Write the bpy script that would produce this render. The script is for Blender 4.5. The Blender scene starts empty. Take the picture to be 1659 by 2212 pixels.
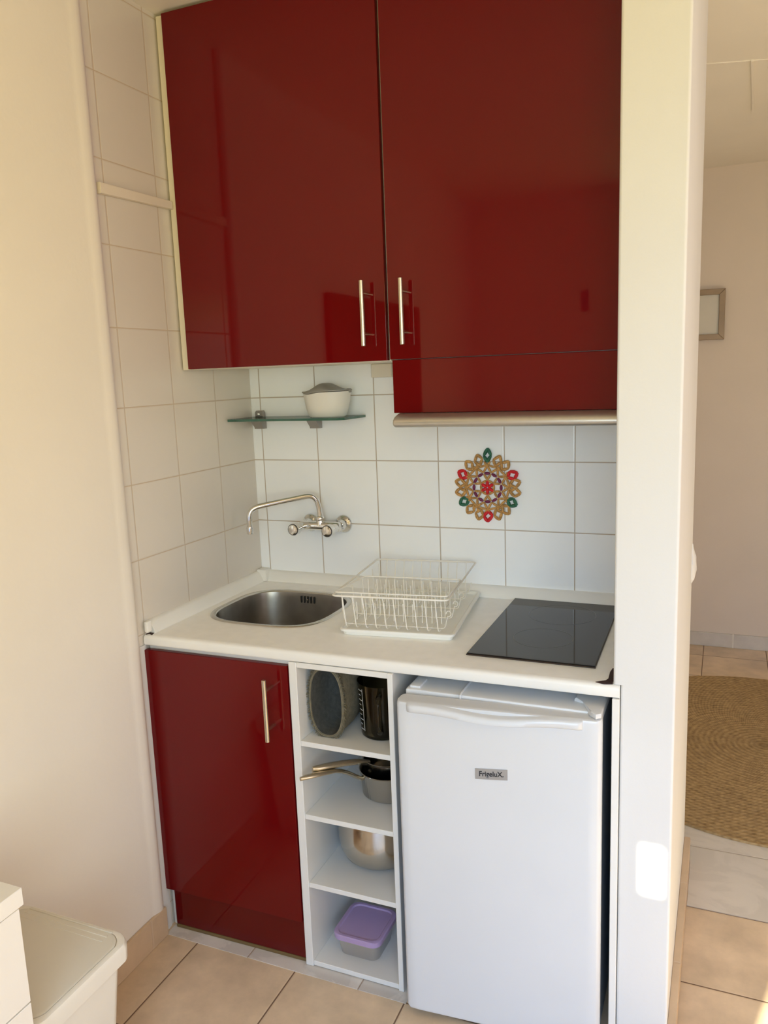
import bpy, bmesh, math, random
from mathutils import Vector, Matrix
random.seed(7)
PI = math.pi
S = bpy.context.scene
COL = S.collection

# ---------------------------------------------------------------- materials
def nt_new(name):
    m = bpy.data.materials.new(name)
    m.use_nodes = True
    nt = m.node_tree
    nt.nodes.clear()
    out = nt.nodes.new('ShaderNodeOutputMaterial')
    return m, nt, out

def mat(name, col, rough=.5, metal=0., var=.04, scale=8., bump=0., bscale=60., coat=0., spec=.5, aniso=None):
    """principled material whose colour wanders a little with a noise texture"""
    m, nt, out = nt_new(name)
    N, L = nt.nodes, nt.links
    b = N.new('ShaderNodeBsdfPrincipled')
    L.new(b.outputs[0], out.inputs[0])
    tc = N.new('ShaderNodeTexCoord')
    nz = N.new('ShaderNodeTexNoise')
    nz.inputs['Scale'].default_value = scale
    nz.inputs['Detail'].default_value = 3
    src = tc.outputs['Object']
    if aniso:
        mp = N.new('ShaderNodeMapping')
        mp.inputs['Scale'].default_value = aniso
        L.new(src, mp.inputs[0]); src = mp.outputs[0]
    L.new(src, nz.inputs['Vector'])
    r = N.new('ShaderNodeValToRGB')
    r.color_ramp.elements[0].position = .3
    r.color_ramp.elements[1].position = .7
    r.color_ramp.elements[0].color = [max(0, c*(1-var)) for c in col] + [1]
    r.color_ramp.elements[1].color = [min(1, c*(1+var)) for c in col] + [1]
    L.new(nz.outputs[0], r.inputs[0])
    L.new(r.outputs[0], b.inputs['Base Color'])
    b.inputs['Roughness'].default_value = rough
    b.inputs['Metallic'].default_value = metal
    b.inputs['Coat Weight'].default_value = coat
    b.inputs['Coat Roughness'].default_value = .03
    b.inputs['Specular IOR Level'].default_value = spec
    if bump:
        n2 = N.new('ShaderNodeTexNoise')
        n2.inputs['Scale'].default_value = bscale
        n2.inputs['Detail'].default_value = 4
        L.new(src, n2.inputs['Vector'])
        bp = N.new('ShaderNodeBump')
        bp.inputs['Strength'].default_value = 1
        bp.inputs['Distance'].default_value = bump
        L.new(n2.outputs[0], bp.inputs['Height'])
        L.new(bp.outputs[0], b.inputs['Normal'])
    return m

def math_node(nt, op, a, b=None, c=None):
    n = nt.nodes.new('ShaderNodeMath'); n.operation = op
    for i, v in enumerate((a, b, c)):
        if v is None: continue
        if isinstance(v, (int, float)): n.inputs[i].default_value = v
        else: nt.links.new(v, n.inputs[i])
    return n.outputs[0]

def grid_mat(name, ax_u, ax_v, u0, v0, pu, pv, g, tile, grout, rough, var=.03, marble=False, bump=.0005, coarse=2.5):
    """tiles laid out in world axes: joints at u0+k*pu and v0+k*pv, joint width g"""
    m, nt, out = nt_new(name)
    N, L = nt.nodes, nt.links
    b = N.new('ShaderNodeBsdfPrincipled'); L.new(b.outputs[0], out.inputs[0])
    geo = N.new('ShaderNodeNewGeometry')
    sp = N.new('ShaderNodeSeparateXYZ'); L.new(geo.outputs['Position'], sp.inputs[0])
    def dist(ax, o, p):
        q = math_node(nt, 'DIVIDE', math_node(nt, 'SUBTRACT', sp.outputs[ax], o), p)
        f = math_node(nt, 'FRACT', q)
        d = math_node(nt, 'MINIMUM', f, math_node(nt, 'SUBTRACT', 1., f))
        return math_node(nt, 'MULTIPLY', d, p), math_node(nt, 'FLOOR', q)
    ds = []
    fl = []
    for ax, o, p in ((ax_u, u0, pu), (ax_v, v0, pv)):
        if p:
            d, f = dist(ax, o, p); ds.append(d); fl.append(f)
    d = ds[0] if len(ds) == 1 else math_node(nt, 'MINIMUM', ds[0], ds[1])
    mr = N.new('ShaderNodeMapRange'); mr.interpolation_type = 'SMOOTHSTEP'
    mr.inputs['From Min'].default_value = g*.35
    mr.inputs['From Max'].default_value = g*.75
    L.new(d, mr.inputs['Value'])
    mr2 = N.new('ShaderNodeMapRange'); mr2.interpolation_type = 'SMOOTHSTEP'
    mr2.inputs['From Min'].default_value = g*.3
    mr2.inputs['From Max'].default_value = g*1.6
    L.new(d, mr2.inputs['Value'])
    nz = N.new('ShaderNodeTexNoise')
    nz.inputs['Scale'].default_value = coarse; nz.inputs['Detail'].default_value = 6
    nz.inputs['Roughness'].default_value = .62
    # shift the pattern from tile to tile
    cb = N.new('ShaderNodeCombineXYZ')
    for i, f in enumerate(fl): L.new(f, cb.inputs[i])
    vm = N.new('ShaderNodeVectorMath'); vm.operation = 'MULTIPLY_ADD'
    L.new(cb.outputs[0], vm.inputs[0]); vm.inputs[1].default_value = (3.7, 5.1, 2.3)
    L.new(geo.outputs['Position'], vm.inputs[2])
    L.new(vm.outputs[0], nz.inputs['Vector'])
    if marble: nz.inputs['Distortion'].default_value = 1.2
    r = N.new('ShaderNodeValToRGB')
    r.color_ramp.elements[0].position = .32; r.color_ramp.elements[1].position = .68
    r.color_ramp.elements[0].color = [c*(1-var) for c in tile] + [1]
    r.color_ramp.elements[1].color = [min(1, c*(1+var)) for c in tile] + [1]
    if marble:
        e = r.color_ramp.elements.new(.5); e.color = [c*(1-var*1.6) for c in tile] + [1]
        e2 = r.color_ramp.elements.new(.54); e2.color = [c for c in tile] + [1]
    L.new(nz.outputs[0], r.inputs[0])
    mx = N.new('ShaderNodeMix'); mx.data_type = 'RGBA'
    L.new(mr.outputs[0], mx.inputs[0])
    mx.inputs[6].default_value = list(grout) + [1]
    L.new(r.outputs[0], mx.inputs[7])
    L.new(mx.outputs[2], b.inputs['Base Color'])
    rr = N.new('ShaderNodeMapRange')
    rr.inputs['To Min'].default_value = .8; rr.inputs['To Max'].default_value = rough
    L.new(mr.outputs[0], rr.inputs['Value']); L.new(rr.outputs[0], b.inputs['Roughness'])
    bp = N.new('ShaderNodeBump'); bp.inputs['Distance'].default_value = bump; bp.inputs['Strength'].default_value = 1
    L.new(mr2.outputs[0], bp.inputs['Height']); L.new(bp.outputs[0], b.inputs['Normal'])
    return m

def clear_mat(name, tint, gloss=.06, rough=.02):
    """thin clear sheet: tinted see-through plus a glossy skin"""
    m, nt, out = nt_new(name)
    N, L = nt.nodes, nt.links
    t = N.new('ShaderNodeBsdfTransparent')
    nz = N.new('ShaderNodeTexNoise'); nz.inputs['Scale'].default_value = 6
    r = N.new('ShaderNodeValToRGB')
    r.color_ramp.elements[0].color = [c*.97 for c in tint] + [1]
    r.color_ramp.elements[1].color = [min(1, c*1.03) for c in tint] + [1]
    L.new(nz.outputs[0], r.inputs[0]); L.new(r.outputs[0], t.inputs[0])
    g = N.new('ShaderNodeBsdfGlossy'); g.inputs['Roughness'].default_value = rough
    fr = N.new('ShaderNodeLayerWeight'); fr.inputs[0].default_value = .25
    f2 = math_node(nt, 'MULTIPLY_ADD', fr.outputs['Fresnel'], .7, gloss*.3)
    mx = N.new('ShaderNodeMixShader')
    L.new(f2, mx.inputs[0]); L.new(t.outputs[0], mx.inputs[1]); L.new(g.outputs[0], mx.inputs[2])
    L.new(mx.outputs[0], out.inputs[0])
    return m

WT = (.70, .67, .60)
M = {}
M['plaster'] = mat('plaster', (.77, .715, .645), .75, var=.02, scale=3, bump=.0006, bscale=45)
M['plaster_far'] = mat('passage_plaster', (.70, .605, .515), .75, var=.02, scale=3, bump=.0006, bscale=45)
M['plaster_white'] = mat('white_plaster', (.69, .68, .665), .7, var=.02, scale=3, bump=.0007, bscale=45)
M['ceiling'] = mat('ceiling_paint', (.80, .75, .67), .85, var=.02, scale=3)
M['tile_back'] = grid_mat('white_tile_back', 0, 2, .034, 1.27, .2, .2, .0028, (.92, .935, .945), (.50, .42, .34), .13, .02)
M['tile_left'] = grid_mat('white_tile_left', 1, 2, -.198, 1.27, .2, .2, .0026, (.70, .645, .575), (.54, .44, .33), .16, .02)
M['floor'] = grid_mat('beige_floor_tile', 0, 1, .117, -.02, .307, .307, .0035, (.66, .50, .335), (.17, .10, .06), .32, .19, coarse=6)
M['marble_strip'] = grid_mat('marble_strip_tile', 0, 1, .279, 0, .326, 0, .003, (.66, .60, .54), (.36, .27, .2), .3, .08, marble=True, coarse=6)
M['marble'] = grid_mat('marble_threshold', 0, 1, .4, -.02, 1.2, .312, .003, (.66, .60, .52), (.4, .33, .26), .3, .05, marble=True, coarse=3)
M['base_beige'] = grid_mat('beige_baseboard_tile', 1, 2, -.7, 0, .33, 0, .003, (.60, .44, .29), (.62, .48, .35), .4, .08, coarse=9)
M['base_far'] = grid_mat('pale_baseboard_tile', 0, 2, 1.49, 0, .33, 0, .006, (.60, .55, .49), (.70, .66, .58), .25, .08, coarse=9)
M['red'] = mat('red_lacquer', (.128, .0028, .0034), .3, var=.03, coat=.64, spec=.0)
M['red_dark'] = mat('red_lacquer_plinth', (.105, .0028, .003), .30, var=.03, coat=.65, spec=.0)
M['white_board'] = mat('white_melamine', (.76, .74, .70), .38, var=.015)
M['cream_board'] = mat('cream_melamine', (.78, .72, .60), .45, var=.015)
M['worktop'] = mat('cream_laminate', (.90, .885, .855), .34, var=.025, scale=30)
M['worktop_edge'] = mat('white_laminate', (.82, .80, .755), .35, var=.015)
M['steel'] = mat('brushed_steel', (.55, .52, .47), .30, 1., var=.06, scale=40, aniso=(1, 1, .05))
M['steel_sink'] = mat('satin_steel', (.36, .34, .31), .30, 1., var=.12, scale=20)
M['steel_rim'] = mat('polished_rim_steel', (.62, .60, .56), .22, 1., var=.05)
M['chrome'] = mat('chrome', (.78, .77, .75), .06, 1., var=.02)
M['pan_steel'] = mat('pan_steel', (.62, .59, .54), .14, 1., var=.04, scale=20)
M['handle_steel'] = mat('warm_handle_steel', (.66, .59, .46), .26, 1., var=.05, scale=30)
M['alu'] = mat('satin_aluminium', (.60, .57, .53), .38, .85, var=.03, scale=30)
M['fridge'] = mat('white_enamel', (.64, .65, .665), .33, var=.01, coat=.3)
M['fridge_body'] = mat('pale_grey_enamel', (.70, .715, .74), .4, var=.01)
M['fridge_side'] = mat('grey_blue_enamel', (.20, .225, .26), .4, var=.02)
M['gasket'] = mat('grey_gasket', (.33, .34, .36), .6)
M['badge'] = mat('silver_badge', (.42, .41, .40), .35, .5, var=.03)
M['ink'] = mat('black_print', (.02, .02, .025), .5)
M['hob'] = mat('black_glass', (.010, .010, .011), .05, var=.05, spec=.38)
M['hob_edge'] = mat('brown_black_edge', (.03, .018, .014), .3)
M['hob_ring'] = mat('grey_ring_print', (.10, .10, .10), .3)
M['black'] = mat('dark_void', (.01, .01, .01), .6)
M['glass_sheet'] = clear_mat('clear_glass', (.90, .97, .94))
M['glass_edge'] = mat('green_glass_edge', (.035, .115, .085), .1, var=.2, scale=20)
M['bracket'] = mat('grey_plastic_bracket', (.33, .30, .27), .35, .2)
M['can_white'] = mat('white_plastic', (.80, .78, .73), .3, var=.01)
M['can_grey'] = mat('grey_plastic', (.29, .28, .26), .4, var=.03)
M['wire'] = mat('white_coated_wire', (.84, .81, .74), .4, var=.02)
M['tray'] = mat('white_plastic_tray', (.84, .83, .78), .35, var=.015)
M['tan'] = mat('tan_raffia', (.50, .27, .085), .75, var=.35, scale=160, bump=.0004, bscale=400)
M['rafred'] = mat('red_raffia', (.62, .012, .02), .7, var=.3, scale=160, bump=.0004, bscale=400)
M['rafgreen'] = mat('green_raffia', (.025, .13, .075), .7, var=.35, scale=160, bump=.0004, bscale=400)
M['rafpurple'] = mat('purple_raffia', (.17, .018, .075), .7, var=.3, scale=160, bump=.0004, bscale=400)
M['felt'] = mat('beige_felt', (.20, .17, .11), .95, var=.2, scale=90, bump=.0012, bscale=300)
M['felt_in'] = mat('charcoal_felt', (.075, .075, .065), .95, var=.2, scale=90, bump=.0008, bscale=300)
M['smoke'] = clear_mat('smoked_plastic', (.50, .46, .35), gloss=.06, rough=.05)
M['scale'] = mat('white_scale_print', (.75, .75, .72), .5)
M['lilac'] = mat('lilac_plastic', (.43, .305, .51), .4, var=.04)
M['tub'] = clear_mat('frosted_tub', (.86, .83, .86), gloss=.1, rough=.3)
M['bin_lid'] = mat('greige_bin_lid', (.68, .63, .53), .35, var=.03, scale=4)
M['bin_body'] = mat('white_bin_plastic', (.78, .735, .65), .4, var=.015)
M['chest'] = mat('white_chest_board', (.84, .80, .74), .45, var=.01)
M['tv'] = mat('black_screen', (.010, .006, .006), .5, spec=.2)
M['frame'] = mat('brown_metal_frame', (.27, .185, .115), .4, .3, var=.12, scale=12)
M['pale_panel'] = mat('pale_frosted_panel', (.62, .58, .50), .5, var=.03)
M['stain'] = mat('burnt_chipboard', (.035, .012, .009), .8, var=.6, scale=120)
M['gold'] = mat('brown_sealing_strip', (.16, .10, .035), .5)
M['grey_sheet'] = mat('hood_grey_sheet', (.5, .49, .46), .45, .3)
M['wall_trim'] = mat('painted_trunking', (.76, .68, .57), .5, var=.02)
M['knob_clear'] = mat('chrome_knob_cap', (.82, .81, .79), .12, 1., var=.03)
M['dark_ring'] = mat('dark_knob_ring', (.06, .055, .05), .3)

def rug_mat():
    m, nt, out = nt_new('coiled_jute')
    N, L = nt.nodes, nt.links
    b = N.new('ShaderNodeBsdfPrincipled'); L.new(b.outputs[0], out.inputs[0])
    b.inputs['Roughness'].default_value = .9
    tc = N.new('ShaderNodeTexCoord')
    sp = N.new('ShaderNodeSeparateXYZ'); L.new(tc.outputs['Object'], sp.inputs[0])
    rr = math_node(nt, 'SQRT', math_node(nt, 'ADD', math_node(nt, 'MULTIPLY', sp.outputs[0], sp.outputs[0]),
                                         math_node(nt, 'MULTIPLY', sp.outputs[1], sp.outputs[1])))
    th = math_node(nt, 'ARCTAN2', sp.outputs[1], sp.outputs[0])
    ring = math_node(nt, 'SINE', math_node(nt, 'MULTIPLY', rr, 2*PI/.021))
    st = math_node(nt, 'SINE', math_node(nt, 'ADD', math_node(nt, 'MULTIPLY', th, 170.), math_node(nt, 'MULTIPLY', rr, 260.)))
    nz = N.new('ShaderNodeTexNoise'); nz.inputs['Scale'].default_value = 60; nz.inputs['Detail'].default_value = 5
    L.new(tc.outputs['Object'], nz.inputs['Vector'])
    n2 = N.new('ShaderNodeTexNoise'); n2.inputs['Scale'].default_value = 4
    L.new(tc.outputs['Object'], n2.inputs['Vector'])
    v = math_node(nt, 'MULTIPLY_ADD', ring, .055, .30)
    v = math_node(nt, 'MULTIPLY_ADD', st, .05, v)
    v = math_node(nt, 'MULTIPLY_ADD', nz.outputs[0], .55, v)
    v = math_node(nt, 'MULTIPLY_ADD', n2.outputs[0], .10, v)
    v = math_node(nt, 'SUBTRACT', v, .07)
    r = N.new('ShaderNodeValToRGB')
    r.color_ramp.elements[0].position = .25; r.color_ramp.elements[0].color = (.12, .06, .016, 1)
    r.color_ramp.elements[1].position = .85; r.color_ramp.elements[1].color = (.60, .41, .19, 1)
    L.new(v, r.inputs[0]); L.new(r.outputs[0], b.inputs['Base Color'])
    bp = N.new('ShaderNodeBump'); bp.inputs['Distance'].default_value = .004
    L.new(v, bp.inputs['Height']); L.new(bp.outputs[0], b.inputs['Normal'])
    return m
M['jute'] = rug_mat()

# ---------------------------------------------------------------- mesh builder
class MB:
    def __init__(self): self.bm = bmesh.new()
    def box(self, x0, x1, y0, y1, z0, z1, bev=0, seg=2):
        return self.hexa([(x0, y0, z0), (x1, y0, z0), (x1, y1, z0), (x0, y1, z0), (x0, y0, z1), (x1, y0, z1), (x1, y1, z1), (x0, y1, z1)], bev, seg)
    def hexa(self, P, bev=0, seg=2):
        bm = self.bm
        v = [bm.verts.new(p) for p in P]
        fs = [bm.faces.new([v[i] for i in q]) for q in ((0, 3, 2, 1), (4, 5, 6, 7), (0, 1, 5, 4), (1, 2, 6, 5), (2, 3, 7, 6), (3, 0, 4, 7))]
        if bev:
            es = list({e for f in fs for e in f.edges})
            bmesh.ops.bevel(bm, geom=es, offset=bev, segments=seg, profile=.5, affect='EDGES', clamp_overlap=True)
        return self
    def prism(self, pts, axis, a, b, bev=0, seg=2, mi=0, side_mi=None):
        """pts: 2D outline; axis 0 -> (y,z), 1 -> (x,z), 2 -> (x,y); from a to b along the axis"""
        bm = self.bm
        def P(p, t):
            return (t, p[0], p[1]) if axis == 0 else (p[0], t, p[1]) if axis == 1 else (p[0], p[1], t)
        A = [bm.verts.new(P(p, a)) for p in pts]; B = [bm.verts.new(P(p, b)) for p in pts]
        n = len(pts); fs = []
        fs.append(bm.faces.new(A)); fs.append(bm.faces.new(B[::-1]))
        fs[0].material_index = mi; fs[1].material_index = mi
        for i in range(n):
            f = bm.faces.new([A[i], B[i], B[(i+1) % n], A[(i+1) % n]])
            f.material_index = mi if side_mi is None else side_mi
            fs.append(f)
        if bev:
            es = [e for e in fs[0].edges] + [e for e in fs[1].edges]
            bmesh.ops.bevel(bm, geom=list(set(es)), offset=bev, segments=seg, profile=.5, affect='EDGES', clamp_overlap=True)
        return self
    def tube(self, pts, r, n=8, closed=False, flat=None, up=(0, 0, 1)):
        """sweep a circle (or an ellipse r x flat) along pts; r may be a list"""
        bm = self.bm
        P = [Vector(p) for p in pts]; k = len(P); rings = []
        nrm = None
        for i in range(k):
            if closed: t = (P[(i+1) % k]-P[i-1])
            else: t = P[min(i+1, k-1)]-P[max(i-1, 0)]
            t.normalize()
            if nrm is None or flat is not None:
                u = Vector(up)
                if abs(t.dot(u)) > .97: u = Vector((1, 0, 0)) if abs(t.x) < .9 else Vector((0, 1, 0))
                nrm = (u-t*u.dot(t)).normalized()
            else:
                nrm = (nrm-t*nrm.dot(t)).normalized()
            bi = t.cross(nrm)
            ra = r[i] if isinstance(r, (list, tuple)) else r
            fb = ra if flat is None else flat
            rings.append([bm.verts.new(P[i]+bi*ra*math.cos(2*PI*j/n)+nrm*fb*math.sin(2*PI*j/n)) for j in range(n)])
        m = k if closed else k-1
        for i in range(m):
            a, b = rings[i], rings[(i+1) % k]
            for j in range(n): bm.faces.new([a[j], a[(j+1) % n], b[(j+1) % n], b[j]])
        if not closed:
            bm.faces.new(rings[0][::-1]); bm.faces.new(rings[-1])
        return self
    def lathe(self, prof, c, n=32, sx=1., sy=1., axis='z', cap0=False, cap1=False):
        """prof: list of (r, h); axis z, or 'y-' (h runs towards -y)"""
        bm = self.bm; rings = []
        for r, h in prof:
            ring = []
            for j in range(n):
                a = 2*PI*j/n
                if axis == 'z': p = (c[0]+r*sx*math.cos(a), c[1]+r*sy*math.sin(a), c[2]+h)
                elif axis == 'y-': p = (c[0]+r*sx*math.cos(a), c[1]-h, c[2]+r*sy*math.sin(a))
                else: p = (c[0]+h, c[1]+r*sx*math.cos(a), c[2]+r*sy*math.sin(a))
                ring.append(bm.verts.new(p))
            rings.append(ring)
        for a, b in zip(rings, rings[1:]):
            for j in range(n): bm.faces.new([a[j], a[(j+1) % n], b[(j+1) % n], b[j]])
        if cap0: bm.faces.new(rings[0])
        if cap1: bm.faces.new(rings[-1])
        return self
    def loft(self, rings, cap0=True, cap1=True):
        bm = self.bm
        R = [[bm.verts.new(p) for p in r] for r in rings]; n = len(R[0])
        for a, b in zip(R, R[1:]):
            for j in range(n): bm.faces.new([a[j], a[(j+1) % n], b[(j+1) % n], b[j]])
        if cap0: bm.faces.new(R[0])
        if cap1: bm.faces.new(R[-1])
        return self
    def build(self, name, mats, parent=None, smooth=35, local=False):
        bm = self.bm
        bmesh.ops.recalc_face_normals(bm, faces=bm.faces[:])
        off = Vector((0, 0, 0))
        loc = Vector((0, 0, 0))
        if parent is None and not local:
            lo = Vector((min(v.co.x for v in bm.verts), min(v.co.y for v in bm.verts), min(v.co.z for v in bm.verts)))
            hi = Vector((max(v.co.x for v in bm.verts), max(v.co.y for v in bm.verts), 0))
            loc = Vector(((lo.x+hi.x)/2, (lo.y+hi.y)/2, lo.z)); off = loc
        elif parent is not None and not local:
            o = parent
            while o is not None:
                off = off + o.location; o = o.parent
        if off.length:
            for v in bm.verts: v.co -= off
        me = bpy.data.meshes.new(name)
        bm.to_mesh(me); bm.free()
        for m in (mats if isinstance(mats, (list, tuple)) else [mats]): me.materials.append(m)
        if smooth is not None:
            me.polygons.foreach_set('use_smooth', [True]*len(me.polygons))
            me.set_sharp_from_angle(angle=math.radians(smooth))
        o = bpy.data.objects.new(name, me)
        COL.objects.link(o)
        o.location = loc
        if parent is not None: o.parent = parent
        if smooth is not None and smooth <= 40:
            w = o.modifiers.new('even_normals', 'WEIGHTED_NORMAL'); w.keep_sharp = True
        return o

def tag(o, label, cat, group=None):
    o['label'] = label; o['category'] = cat
    if group: o['group'] = group
    return o
def thing(name, label, cat, loc=(0, 0, 0), rz=0, group=None):
    o = bpy.data.objects.new(name, None); COL.objects.link(o)
    o.location = loc; o.rotation_euler = (0, 0, rz); o.empty_display_size = .05
    return tag(o, label, cat, group)
def struct(mb, name, m, **k):
    o = mb.build(name, m, **k); o['kind'] = 'structure'; return o
def bezier(p0, p1, p2, p3, n=8):
    o = []
    for i in range(n+1):
        t = i/n; s = 1-t
        o.append(tuple(s**3*a+3*s*s*t*b+3*s*t*t*c+t**3*d for a, b, c, d in zip(p0, p1, p2, p3)))
    return o
def fillet(pts, r, n=6, closed=False):
    """round the corners of a polyline"""
    P = [Vector(p) for p in pts]; out = []; k = len(P)
    for i in range(k):
        if not closed and i in (0, k-1): out.append(tuple(P[i])); continue
        a, b, c = P[i-1], P[i], P[(i+1) % k]
        d1 = (a-b); d2 = (c-b)
        q = min(r, d1.length*.49, d2.length*.49)
        s = b+d1.normalized()*q; e = b+d2.normalized()*q
        for j in range(n+1):
            t = j/n
            out.append(tuple(s*(1-t)**2+b*2*t*(1-t)+e*t*t))
    return out
def sup(cx, cy, a, b, n, k, z):
    """superellipse ring"""
    o = []
    for i in range(k):
        t = 2*PI*i/k
        c, s = math.cos(t), math.sin(t)
        o.append((cx+a*math.copysign(abs(c)**(2/n), c), cy+b*math.copysign(abs(s)**(2/n), s), z))
    return o
def rrect(x0, x1, y0, y1, r, n=5):
    o = []
    for cx, cy, a0 in ((x1-r, y1-r, 0), (x0+r, y1-r, 90), (x0+r, y0+r, 180), (x1-r, y0+r, 270)):
        for i in range(n+1):
            a = math.radians(a0+90*i/n); o.append((cx+r*math.cos(a), cy+r*math.sin(a)))
    return o

F = lambda x: -.612+.018*x/1.2          # front line of the base units
TOP, BOT = .87, .841                    # worktop
CE = 2.482                              # ceiling

# ---------------------------------------------------------------- the room
b = MB(); b.box(-.2, 3.4, -3.2, 2.4, -.08, 0); struct(b, 'floor', M['floor'], smooth=None)
b = MB(); b.box(-.2, 3.4, -3.2, 2.4, CE, CE+.08); struct(b, 'ceiling', M['ceiling'], smooth=None)
b = MB(); b.box(-.2, 1.2, 0, .2, 0, CE); struct(b, 'wall_back', M['tile_back'], smooth=None)
# left wall: plastered towards the room, with a rounded lip where the tiled recess begins
b = MB(); b.prism([(-.2, -3.2), (.008, -3.2), (.008, -.684), (.012, -.674), (.0165, -.660), (.0165, -.650), (.013, -.640), (.006, -.634), (-.004, -.632), (-.2, -.632)], 2, 0, CE)
struct(b, 'wall_left', M['plaster'], smooth=50)
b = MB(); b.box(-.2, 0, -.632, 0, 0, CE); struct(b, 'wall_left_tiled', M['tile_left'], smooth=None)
# partition at the right end of the kitchenette; wider by the worktop
def pillar(x0, x1, y0, y1, r):
    return rrect(x0, x1, y0, y1, r, 6)
b = MB()
b.prism(rrect(1.2145, 1.338, -.588, .2, .006, 3), 2, TOP+.0005, CE)
b.prism(rrect(1.2295, 1.338, -.588, .2, .006, 3), 2, 0, TOP+.0005)
struct(b, 'wall_right', M['plaster_white'], smooth=40)
b = MB(); b.box(-.2, 3.4, 2.30, 2.4, 0, CE); struct(b, 'wall_far', M['plaster_far'], smooth=None)
b = MB(); b.box(3.4, 3.5, -3.2, 2.4, 0, CE); struct(b, 'wall_side', M['plaster'], smooth=None)
# rear wall with the wide balcony opening and an added slot casting the sun patch on the partition
b = MB()
OX0, OX1, OZ = .851, 2.70, 2.12
VX0, VX1, VZ0, VZ1 = .641, .690, 1.832, 1.953
for x0, x1, z0, z1 in ((-.2, VX0, 0, CE), (VX0, VX1, 0, VZ0), (VX0, VX1, VZ1, CE), (VX1, OX0, 0, CE), (OX0, OX1, OZ, CE), (OX1, 3.5, 0, CE)):
    b.box(x0, x1, -3.22, -3.2, z0, z1)
struct(b, 'wall_rear', M['plaster'], smooth=None)
# balcony slab outside the opening, with an unseen parapet added to block low sun
b = MB(); b.box(-.2, 3.5, -3.95, -3.90, -.08, 1.28); b.box(-.2, 3.5, -3.90, -3.22, -.08, -.01)
struct(b, 'wall_added_parapet', M['plaster'], smooth=None)
# marble strip under the base units and marble threshold in the passage
b = MB(); b.box(.012, .735, -.637, -.02, 0, .0015); struct(b, 'trim_1', M['marble_strip'], smooth=None)
b = MB(); b.box(1.357, 3.4, -.02, .604, 0, .0012); struct(b, 'trim_2', M['marble'], smooth=None)
b = MB(); b.box(-.2, 1.357, .2, .604, 0, .0012); struct(b, 'trim_3', M['marble'], smooth=None)
b = MB(); b.box(.008, .019, -3.2, -.634, 0, .086, .003); struct(b, 'baseboard_left', M['base_beige'])
b = MB(); b.box(1.338, 1.356, -.588, .2, 0, .085, .002); struct(b, 'baseboard_right', M['base_beige'])
b = MB(); b.box(-.2, 3.4, 2.288, 2.30, 0, .076, .002); struct(b, 'baseboard_far', M['base_far'])
b = MB(); b.prism([(1.452, .80), (1.460, .80), (1.478, 1.38), (1.470, 1.38)], 2, CE-.006, CE); struct(b, 'trim_4', M['ceiling'])
b = MB(); b.prism([(1.28, .75), (1.7, .88), (1.7, .885), (1.28, .755)], 2, CE-.003, CE); struct(b, 'trim_5', M['ceiling'])
# white plaster fillet between left wall and base cabinet
b = MB(); b.prism(fillet([(0, -.634, 0), (.004, -.634, 0), (.006, -.60, 0), (0, -.60, 0)], .002) and [(0, -.632), (.004, -.630), (.0055, -.615), (.0025, -.600), (0, -.600)], 2, 0, BOT)
struct(b, 'trim_6', M['plaster_white'])

# painted trunking on the tiled left wall
b = MB(); b.prism([(-.628, 1.984), (-.350, 1.992), (-.350, 2.013), (-.628, 2.010)], 0, .0005, .016, .003)
tag(b.build('cable_trunking', M['wall_trim']), 'cream painted trunking strip running along the tiled left wall beside the red wall cabinets', 'trunking')

# ---------------------------------------------------------------- worktop with sink cut-out
t = thing('worktop', 'cream laminate worktop with white rounded front edge over the base units', 'worktop', (0, 0, TOP))
SX, SY, SA, SB, SN = .240, -.282, .186, .176, 3.3
b = MB(); bm = b.bm
outer = [(0.0005, F(0)+.013), (.4, F(.4)+.013), (.8, F(.8)+.013), (1.214, F(1.214)+.013), (1.214, -.0005), (.8, -.0005), (.4, -.0005), (0.0005, -.0005)]
hole = [p[:2] for p in sup(SX, SY, SA-.008, SB-.008, SN, 64, 0)]
ov = [bm.verts.new((x, y, TOP)) for x, y in outer]; hv = [bm.verts.new((x, y, TOP)) for x, y in hole]
es = [bm.edges.new((ov[i], ov[(i+1) % len(ov)])) for i in range(len(ov))] + [bm.edges.new((hv[i], hv[(i+1) % 64])) for i in range(64)]
r = bmesh.ops.triangle_fill(bm, use_beauty=True, use_dissolve=False, edges=es)
fs = [g for g in r['geom'] if isinstance(g, bmesh.types.BMFace)]
ex = bmesh.ops.extrude_face_region(bm, geom=fs)
for g in ex['geom']:
    if isinstance(g, bmesh.types.BMVert): g.co.z = BOT
b.build('slab', M['worktop'], t)
b = MB()
prof = [(.013, BOT), (.006, BOT), (.002, BOT+.002), (0, BOT+.007), (0, TOP-.010), (.0025, TOP-.004), (.007, TOP-.001), (.013, TOP)]
b.loft([[(x, F(x)+d, z) for d, z in prof] for x in (.0055, .6, 1.2285)])
o = b.build('front_edge', M['worktop_edge'], t); o['label'] = 'white rounded front edge'
b = MB()
b.prism([(1.196, -.575), (1.201, -.560), (1.1995, -.520), (1.202, -.496), (1.2135, -.494), (1.2135, -.572)], 2, TOP-.001, TOP+.0012)
b.prism([(1.178, -.585), (1.196, -.571), (1.212, -.568), (1.2135, -.586), (1.196, -.590)], 2, TOP-.001, TOP+.0008)
o = b.build('worn_patch', M['stain'], t); o['label'] = 'dark brown worn patch at the right end'
b = MB()
b.prism([(.008, -.606), (.016, -.600), (.028, -.604), (.022, -.585), (.010, -.583)], 2, TOP-.001, TOP+.001)
o = b.build('worn_patch', M['stain'], t); o['label'] = 'brown gap by the end of the upstand'

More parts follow.
